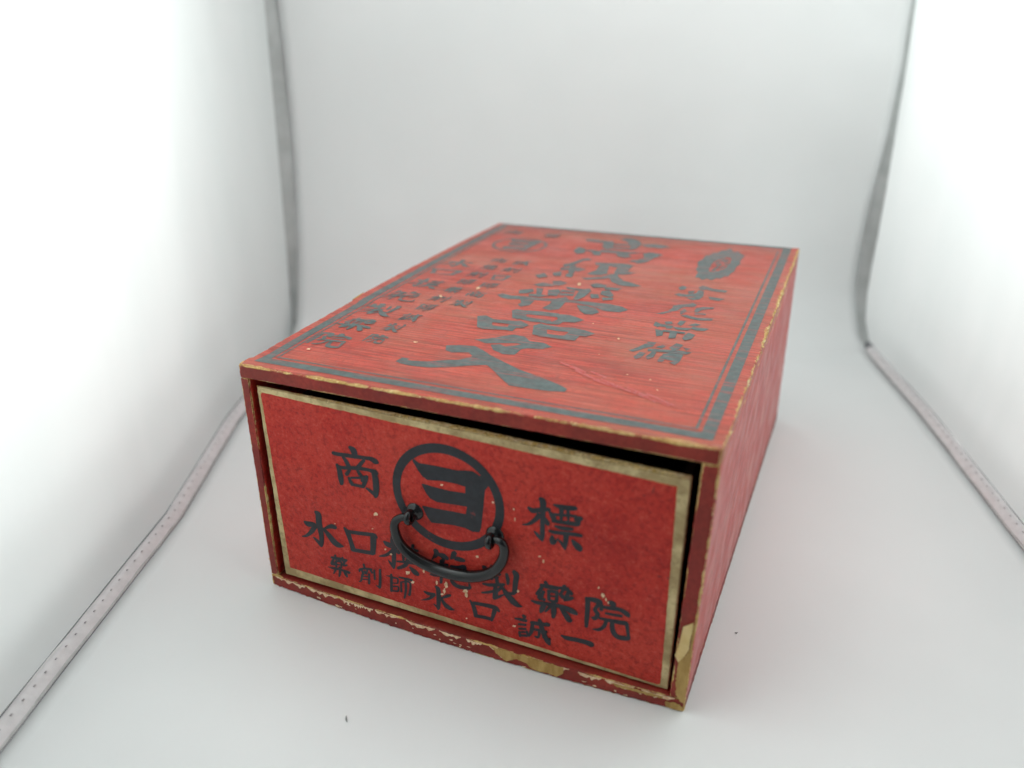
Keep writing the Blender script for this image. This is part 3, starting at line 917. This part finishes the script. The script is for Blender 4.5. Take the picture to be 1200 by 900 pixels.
# ------------------------------------------------------------------ print on the top panel
def quad_strip(pts_a, pts_b):
    n = len(pts_a)
    return (list(pts_a) + list(pts_b), [(i, i + 1, n + i + 1, n + i) for i in range(n - 1)])
def frame(x0, y0, x1, y1, w, r, seg=40):
    """rectangular printed line, mitred, corners slightly cut"""
    out = []
    def line(a, b, c, d):
        A = [(lerp(a[0], b[0], i / seg), lerp(a[1], b[1], i / seg)) for i in range(seg + 1)]
        B = [(lerp(c[0], d[0], i / seg), lerp(c[1], d[1], i / seg)) for i in range(seg + 1)]
        out.append(quad_strip(A, B))
    o = [(x0, y0), (x1, y0), (x1, y1), (x0, y1)]
    n = [(x0 + w, y0 + w), (x1 - w, y0 + w), (x1 - w, y1 - w), (x0 + w, y1 - w)]
    for i in range(4):
        j = (i + 1) % 4
        line(o[i], o[j], n[i], n[j])
    return out
decal('border_line', [frame(-100.2, 4.9, 100.4, BD - 1.2, 4.9, 1), frame(-94.0, 11.6, 93.8, BD - 12, 1.1, 1)], put_top, M_ink_top, top, base=0.09, inc=0.0)

title = []
title.append(glyph(on_top, 660, 265, 7.5, '', '''200,115;250,118;360,130;440,135;420,150;300,140;210,132|500,120;580,105;660,130;690,160;640,200;590,210;600,170;560,135|690,165;800,160;900,175;940,190;860,195;720,180|360,130;440,140;430,200;380,205;350,190|
430,158;600,164;600,173;430,168|430,188;590,195;590,204;430,198|95,215;140,185;200,205;180,240;120,245|250,215;330,230;320,260;270,255|330,213;450,222;560,230;700,238;560,245;330,229|470,240;560,250;600,275;540,280;480,265|700,245;760,235;880,255;800,280;740,315;660,330;580,305;660,300;720,275|180,212;260,212;330,225;250,226'''))
title.append(glyph(on_top, 660, 265, 7.5, '', '''280,322;420,328;560,335;620,350;560,372;500,370;400,347;290,340|330,340;400,350;380,420;330,430;240,425;210,420;290,390|480,370;540,350;600,360;560,400;640,415;560,425;470,425;450,410|400,440;480,450;520,480;620,510;685,530;600,530;500,520;430,490|
470,420;480,450;380,460;200,470;160,460;330,450;400,430|0,340;60,330;170,290;220,285;250,300;180,305;80,345;10,360|80,380;150,370;200,380;130,400|30,420;90,430;70,450;20,440|-20,368;60,372;160,360;80,385;-20,385|-245,435;-170,415;-140,445;-210,455|-90,412;-20,402;-25,440;-80,436|60,345;110,350;90,420;50,425'''))
title.append(glyph(on_top, 580, 315, 7.5, '', '''25,225;60,220;140,240;250,245;400,262;560,270;700,285;850,300;1000,315;1120,340;1165,365;1100,380;980,370;850,325;700,295;540,285;400,275;250,265;120,262;60,250|520,270;620,250;640,270;600,310;560,355;480,362;420,345;480,315|215,270;340,285;300,320;230,330;205,315;240,295|
720,320;800,330;880,355;910,385;860,400;790,395;750,365|340,140;420,125;500,140;620,120;600,140;500,150;400,155|510,110;570,108;630,130;560,150;520,140|620,160;700,175;780,185;760,195;640,175|215,190;330,180;340,200;280,215;215,215|370,170;420,180;400,235;370,230|470,190;560,185;570,210;540,240;470,235|580,189;700,199;700,209;580,200|570,219;690,227;690,238;570,232|
750,190;830,180;840,200;780,250;720,275;690,270;720,230|840,145;900,130;980,150;960,165;870,165|960,165;1110,180;1080,190;970,182|940,200;1000,195;1040,240;1020,250;930,225|840,225;900,230;910,260;850,262|940,260;1040,262;1030,275;950,278|300,225;400,232;470,240;400,246;300,238'''))
title.append(glyph(on_top, 580, 315, 7.5, '', '''155,365;190,360;270,375;270,430;200,440;160,430|200,362;270,372;400,380;560,400;580,425;420,408;270,395|540,410;580,405;660,412;780,455;700,470;600,465;560,488;470,482;500,470;560,445|260,425;330,440;420,452;480,460;500,472;470,482;420,470;330,462;230,442|
345,500;400,485;450,510;450,580;400,590;335,575|420,495;560,520;680,525;760,540;700,555;560,545;440,525|680,540;780,545;870,575;800,595;740,590;700,630;620,620;600,600;640,570|440,575;540,590;620,595;640,625;540,608;380,590''')
             + glyph(on_top, 480, 290, 8.571, '', '''690,690;760,690;825,720;820,800;740,815;685,800|800,720;900,735;1040,745;1100,750;1040,770;900,755;810,745|1030,745;1110,745;1190,785;1130,810;1070,805;1030,840;950,825;990,800|800,785;880,800;970,805;990,830;900,825;740,815'''))
title.append(glyph(on_top, 460, 375, 5.4545, '', '''530,125;620,122;770,97;840,110;870,140;960,150;1015,175;960,182;870,178;820,185;780,220;710,215;650,190;630,160;680,160;720,175;800,165;830,155;800,145;700,145;600,145'''))
title.append(glyph(on_top, 460, 375, 5.4545, '', '''345,165;420,165;520,172;570,195;620,230;700,270;800,320;950,375;1050,415;1110,445;1100,457;1000,450;850,430;750,415;700,370;650,320;610,285;560,285;460,290;380,298;250,300;130,290;60,275;25,262;60,245;105,250;85,262;200,270;330,262;430,258;500,240;515,230;495,205;440,203;380,205;345,190'''))
letters('title_character', title, put_top, M_ink_top, top, grow=(0.35, 0.9))

house = glyph(on_top, 730, 330, 8.571, '', '''560,65;600,45;640,55;620,80;580,85|760,60;800,45;860,60;900,75;1050,95;1030,110;900,95;840,80;790,85|520,130;560,120;640,135;740,120;760,90;810,100;800,150;760,180;700,185;640,165;700,165;740,150;640,150;560,142|860,155;920,165;1020,180;960,192;880,178|660,100;720,95;700,120;660,120''')
court = glyph(on_top, 730, 330, 8.571, '', '''510,245;560,235;660,230;700,220;740,235;720,250;600,255;540,290;470,305;390,325;330,325;450,300;500,270|580,300;620,280;640,300;600,320;580,330|740,270;800,260;920,265;900,275;790,285;740,310;720,300|580,340;640,340;740,370;910,375;890,390;760,388;680,370|720,320;830,330;830,340;720,332''')
always = glyph(on_top, 730, 330, 8.571, '', '''310,440;330,405;370,425;350,460|420,405;480,405;500,425;440,430|550,425;580,395;630,400;600,430;580,445|660,440;730,425;780,435;720,450|700,460;760,470;860,480;820,495;740,490;680,475|430,440;500,450;480,475;440,475|500,460;600,470;700,475;640,490;540,480|350,430;430,440;430,455;350,448|330,480;400,500;390,545;340,550|480,500;540,510;520,570;460,575|620,545;660,520;720,540;680,580;620,590;600,575|400,490;500,500;620,515;620,525;500,512;400,502''')
ready = glyph(on_top, 730, 330, 8.571, '', '''60,695;160,660;260,610;330,615;300,650;200,670;150,690;100,700|110,760;170,710;220,720;180,760;130,775|330,660;400,640;430,650;390,670|470,665;540,625;600,640;560,680;500,690|600,665;680,680;640,690|250,680;400,690;560,700;690,720;640,730;500,715;380,705;250,695|230,760;300,705;330,715;300,760;250,780|360,780;410,730;470,725;600,740;560,810;520,835;460,815;540,800;440,760;390,810;350,805|430,770;540,790;540,800;430,785''')
letters('household_character', [house, court, always, ready], put_top, M_ink_top, top, grow=(0.3, 0.7))

# oval seal: wreath ring with a small column of writing
o_px = parse('330,350 420,260 520,215 640,180 760,145 870,180 975,225 930,330 860,430 780,510 680,545 560,570 430,570 320,550 320,450')
i_px = parse('520,375 548,338 595,312 665,285 728,262 775,266 805,284 788,328 750,378 705,420 642,446 572,462 520,464 490,455 494,420')
sx = lambda q: on_top(790 + q[0] / 12.0, 280 + q[1] / 12.0)
def dense(P, k, amp):
    out = []
    m = len(P)
    for i in range(m):
        for s_ in range(k):
            u = s_ / k
            a, b, c, d = P[i - 1], P[i], P[(i + 1) % m], P[(i + 2) % m]
            q = [0.5 * ((2 * b[e]) + (-a[e] + c[e]) * u + (2 * a[e] - 5 * b[e] + 4 * c[e] - d[e]) * u * u + (-a[e] + 3 * b[e] - 3 * c[e] + d[e]) * u ** 3) for e in (0, 1)]
            f = 1 + amp * math.sin(math.pi * 2 * u)
            out.append((640 + (q[0] - 640) * f, 362 + (q[1] - 362) * f))
    return out
o_px = dense(o_px, 6, 0.05); i_px = dense(i_px, 6, 0.04)
V = [sx(q) for q in o_px] + [sx(q) for q in i_px]
n = len(o_px)
seal = [(V, [(i, (i + 1) % n, n + (i + 1) % n, n + i) for i in range(n)])]
seal += glyph(on_top, 790, 280, 12, '585,350,26;640,322,30|600,385,24;660,360,30|660,312,26;720,286,28|560,420,26;620,410,28|700,330,26;765,300,26|640,425,26;700,395,26|530,440,24;580,445,24|715,372,24;760,345,22')
decal('seal_emblem', [seal], put_top, M_ink_top, top)

emb = [[ring(-66.0, 231.0, 18.2, 17.6, 2.0, 2.0)] + place(G['yo'], -66.0, 231.5, 22.5, 26.0)]
decal('trademark_emblem', emb, put_top, M_ink_top, top)
letters('trademark_character', [place(G['sho'], -83.2, 261.5, 13, 13), place(G['hyo'], -55.5, 261.5, 13, 13)], put_top, M_ink_top, top)
col = []
for k, (key, y) in enumerate(zip(('sui', 'kuchi', 'mo', 'han', 'sei', 'yaku', 'in'), (177.5, 157.5, 134.5, 109.5, 85.0, 62.0, 39.0))):
    h = 16.5 if key != 'kuchi' else 12
    col.append(place(G[key], -83.0, y, 19.5, h + (1.5 if k > 1 else 0)))
letters('company_character', col, put_top, M_ink_top, top)
small = []
ys = [192 - 144.0 * i / 9 for i in range(10)]
for key, y in zip(('sho', 'hyo', 'zai', 'shi', 'yaku2', 'zai', 'shi', 'sei2', 'sei', 'in'), ys):
    small.append(place(G[key], -63.6, y, 10.5, 11.5))
ys = [191.5 - 82.5 * i / 5 for i in range(6)]
for key, y in zip(('sei2', 'zai', 'kuchi', 'shi', 'sho', 'sei'), ys):
    small.append(place(G[key], -48.8, y, 11.0, 11.0))
letters('address_character', small, put_top, M_ink_top, top)

decal('exposed_board', [[polygon([(-104.9, 93), (-103.9, 94), (-103.2, 97), (-103.6, 101), (-104.6, 106), (-104.95, 107)], lambda x, y: (x, y))]], put_top, M_exposed, top, base=0.3, inc=0.0)
tchips = []
for q, (x, y, rx, ry) in enumerate([(560.5, 338.4, 2.6, 1.6), (517.3, 347.8, 2.0, 1.4), (486.6, 401.8, 3.0, 0.9), (678.7, 333.7, 2.4, 1.6), (724.7, 397.7, 1.8, 1.2), (362, 410, 2.6, 1.0), (762, 446, 1.6, 0.8), (770, 458, 1.4, 0.7), (600, 300, 0.1, 0.1), (695, 380, 1.0, 0.7), (735, 440, 1.2, 0.6), (702, 416, 1.0, 0.6)]):
    tchips.append([polygon(blob(x, y, rx, ry, 300 + q), on_top)])
decal('paper_chips', tchips, put_top, M_chip, top, base=0.40, inc=0.0)['kind'] = 'stuff'

# pale rubbed scratches running across the top
M_scuff = plain('pale_scuff', (0.47, 0.13, 0.12), (0.48, 0.045, 0.032), 0.42, 900)
sc = []
rnd = random.Random(5)
for q in range(11):
    k = q / 11
    x0, y0 = lerp(655, 775, k) + rnd.uniform(-6, 6), lerp(423, 474, k) + rnd.uniform(-3, 3)
    L = rnd.uniform(14, 34)
    pts = [(x0 + L * i / 3, y0 + L * 0.40 * i / 3 + rnd.uniform(-.6, .6), rnd.uniform(0.12, 0.42) if 0 < i < 3 else 0.03) for i in range(4)]
    sc.append([ribbon(pts, on_top)])
def scr(x, y, w): return x, y, w
scv = []
for g in sc:
    scv.append(g)
for q, g in enumerate(scv):
    pass
decal('scuff_marks', [[s for g in scv for s in g]], put_top, M_scuff, top, base=0.14, inc=0.002)['kind'] = 'stuff'

# ------------------------------------------------------------------ torn places on the case rim
exposed = []
R1 = lambda s, ox, oy, k: [polygon([(ox + a / k, oy + b / k) for a, b in parse(s)], on_front)]
exposed += [R1('1012,372 1030,345 1046,335 1040,450 1024,520 1012,600 1000,660 986,730 965,742 940,722 925,690 930,610 938,548 960,525 992,490 1000,430', 560, 640, 4)]
exposed += [[polygon(parse('18,6.3 26,6.5 36,6.4 46,6.5 52.5,6.4 53,4.6 52,2.6 50.5,1.0 45,1.3 41,0.8 38,1.6 35.5,3.4 31,3.7 29,2.9 26.5,1.2 23,2.6 20.5,4.6'), lambda x, y: (x, y))]]
exposed += [[polygon(parse('74,5.6 80,5.9 88,5.7 96,5.9 96,4.9 90,4.4 82,4.5 76,4.4'), lambda x, y: (x, y))]]
exposed += [[polygon(parse('97,3.4 100,4.3 103,4.0 104.6,2.6 104.4,0.8 101,0.6 97.5,1.0'), lambda x, y: (x, y))]]
# rubbed inner lip of the lower rim (in pieces)
rnd = random.Random(11)
lips = []
x = -102.0
while x < 88:
    L = rnd.uniform(5, 19)
    up, lo = [], []
    m = 10
    for i in range(m + 1):
        xx = x + L * i / m
        k = math.sin(math.pi * i / m) ** 0.6
        up.append((xx, TH - 0.15 - rnd.uniform(0, 0.5) * k))
        lo.append((xx, TH - 0.6 - rnd.uniform(0.2, 2.3) * k))
    lips.append([polygon(up + lo[::-1], ident)])
    x += L + rnd.uniform(-0.8, 4.5)
for q in range(26):
    lips.append([polygon(blob(rnd.uniform(-100, 95), rnd.uniform(0.8, 4.2), rnd.uniform(0.3, 1.6), rnd.uniform(0.2, 0.6), 500 + q), ident)])
def put_rim(x, z, off): return warp(min(x, 104.7), -0.08 - off, min(max(z, 0.55), 115))
ex = decal('torn_patches', lips, put_rim, M_chip, bp_, base=0.10, inc=0.0)
ex['kind'] = 'stuff'
def jag(P, amp, seed):
    out = []
    for i in range(len(P)):
        (x0, y0), (x1, y1) = P[i], P[(i + 1) % len(P)]
        n_ = max(1, int(math.hypot(x1 - x0, y1 - y0) / 0.8))
        for s_ in range(n_):
            x, y = lerp(x0, x1, s_ / n_), lerp(y0, y1, s_ / n_)
            out.append((x + amp * noise.noise(Vector((x * 1.1, y * 1.1, seed))), y + amp * noise.noise(Vector((x * 1.1, y * 1.1, seed + 9)))))
    return out
exposed = [[polygon(jag(g[0][0], 0.75, 3.0 + q), ident)] for q, g in enumerate(exposed)]
for g in exposed:
    decal('exposed_board', [g], put_rim, M_exposed, bp_, base=0.22, inc=0.0)
# curled flap of lining paper at the foot of the right rim
fl = polygon([(560 + a / 4, 640 + b / 4) for a, b in parse('962,380 985,372 1012,362 1006,400 996,440 990,488 965,520 938,542 924,505 940,470 950,430')], on_front)
verts = [warp(x, -0.9 - 0.9 * max(0, (103 - x) / 10) - 0.25 * math.sin(z * 0.7), z) for x, z in fl[0]]
nb = len(verts)
verts2 = verts + [(x, y + 0.25, z) for x, y, z in verts]
fl_f = list(fl[1]) + [tuple(nb + i for i in f[::-1]) for f in fl[1]] + [(i, (i + 1) % nb, nb + (i + 1) % nb, nb + i) for i in range(nb)]
fix_normals(mesh_obj('peeled_flap', verts2, fl_f, M_peel, sr))

# frayed fibres standing up along the worn upper edges
def fray(parent, pts, count, size, seed, mat=M_board):
    rnd = random.Random(seed)
    V, F = [], []
    for _ in range(count):
        k = rnd.random() ** 0.9
        i = min(int(k * (len(pts) - 1)), len(pts) - 2)
        f = k * (len(pts) - 1) - i
        c = Vector(pts[i]).lerp(Vector(pts[i + 1]), f)
        if noise.noise(c * 0.06) + rnd.uniform(-0.4, 0.4) < -0.12: continue
        s = size * rnd.uniform(0.35, 1.25)
        c = c + Vector((rnd.uniform(-.5, .3), rnd.uniform(-.4, .4), rnd.uniform(-.35, .1)))
        b = len(V)
        q = [Vector((rnd.uniform(-1, 1), rnd.uniform(-1.6, 1.6), rnd.uniform(-.6, .7))) * s for _ in range(5)]
        V.extend(tuple(c + a) for a in q)
        F.extend([(b, b + 1, b + 2), (b, b + 2, b + 3), (b, b + 3, b + 1), (b + 1, b + 3, b + 2), (b + 1, b + 4, b + 2), (b + 2, b + 4, b + 3)])
    o = mesh_obj('frayed_fibres', V, F, mat, parent)
    o['kind'] = 'stuff'
    return o
fray(top, [warp(104.85, y, BH - 0.12) for y in range(1, 284, 4)], 900, 0.62, 1, M_torn)
fray(top, [warp(x, 0.1, BH - 0.15) for x in range(-104, 105, 4)], 620, 0.42, 2, M_torn)
fray(sr, [warp(104.7, 0.5, z) for z in range(10, 115, 4)], 320, 0.42, 3, M_torn)
fray(sl, [warp(-104.7, 0.4, z) for z in range(8, 115, 4)], 160, 0.32, 6, M_torn)
fray(drawer, [(lerp(-98, 94, i / 40), DY + 0.6, lerp(110.6, 107.4, i / 40) + 0.2) for i in range(41)], 420, 0.45, 4, M_torn)

# ------------------------------------------------------------------ stray lint on the sheet
M_lint = plain('dark_lint', (0.05, 0.045, 0.04), (0.12, 0.11, 0.10), 0.9)
def lint(u, v, length, ang, label):
    d = cam_ray(u, v); k = (0.0008 - CAM_POS.z) / d.z
    c = (CAM_POS + d * k) * 1000
    pts = []
    for i in range(7):
        a = i / 6 - 0.5
        w_ = 0.35 * length * (a * a)
        pts.append((c.x + length * a * math.cos(ang) - w_ * math.sin(ang), c.y + length * a * math.sin(ang) + w_ * math.cos(ang), 0.45 + 0.25 * math.sin(i * 1.7)))
    rad = [0.06, 0.16, 0.24, 0.30, 0.22, 0.14, 0.05]
    Vv, Ff = tube(pts, rad, 8, 1.0)
    o = mesh_obj('lint_fleck', Vv, Ff, M_lint, None, smooth=True)
    o['label'] = label; o['category'] = 'lint'
lint(405.5, 842, 3.4, -0.9, 'tiny dark curled lint fleck on the white sheet before the drawer front')
lint(863, 741, 1.5, 0.5, 'tiny grey lint fleck on the white sheet beside the pink-lit side panel')
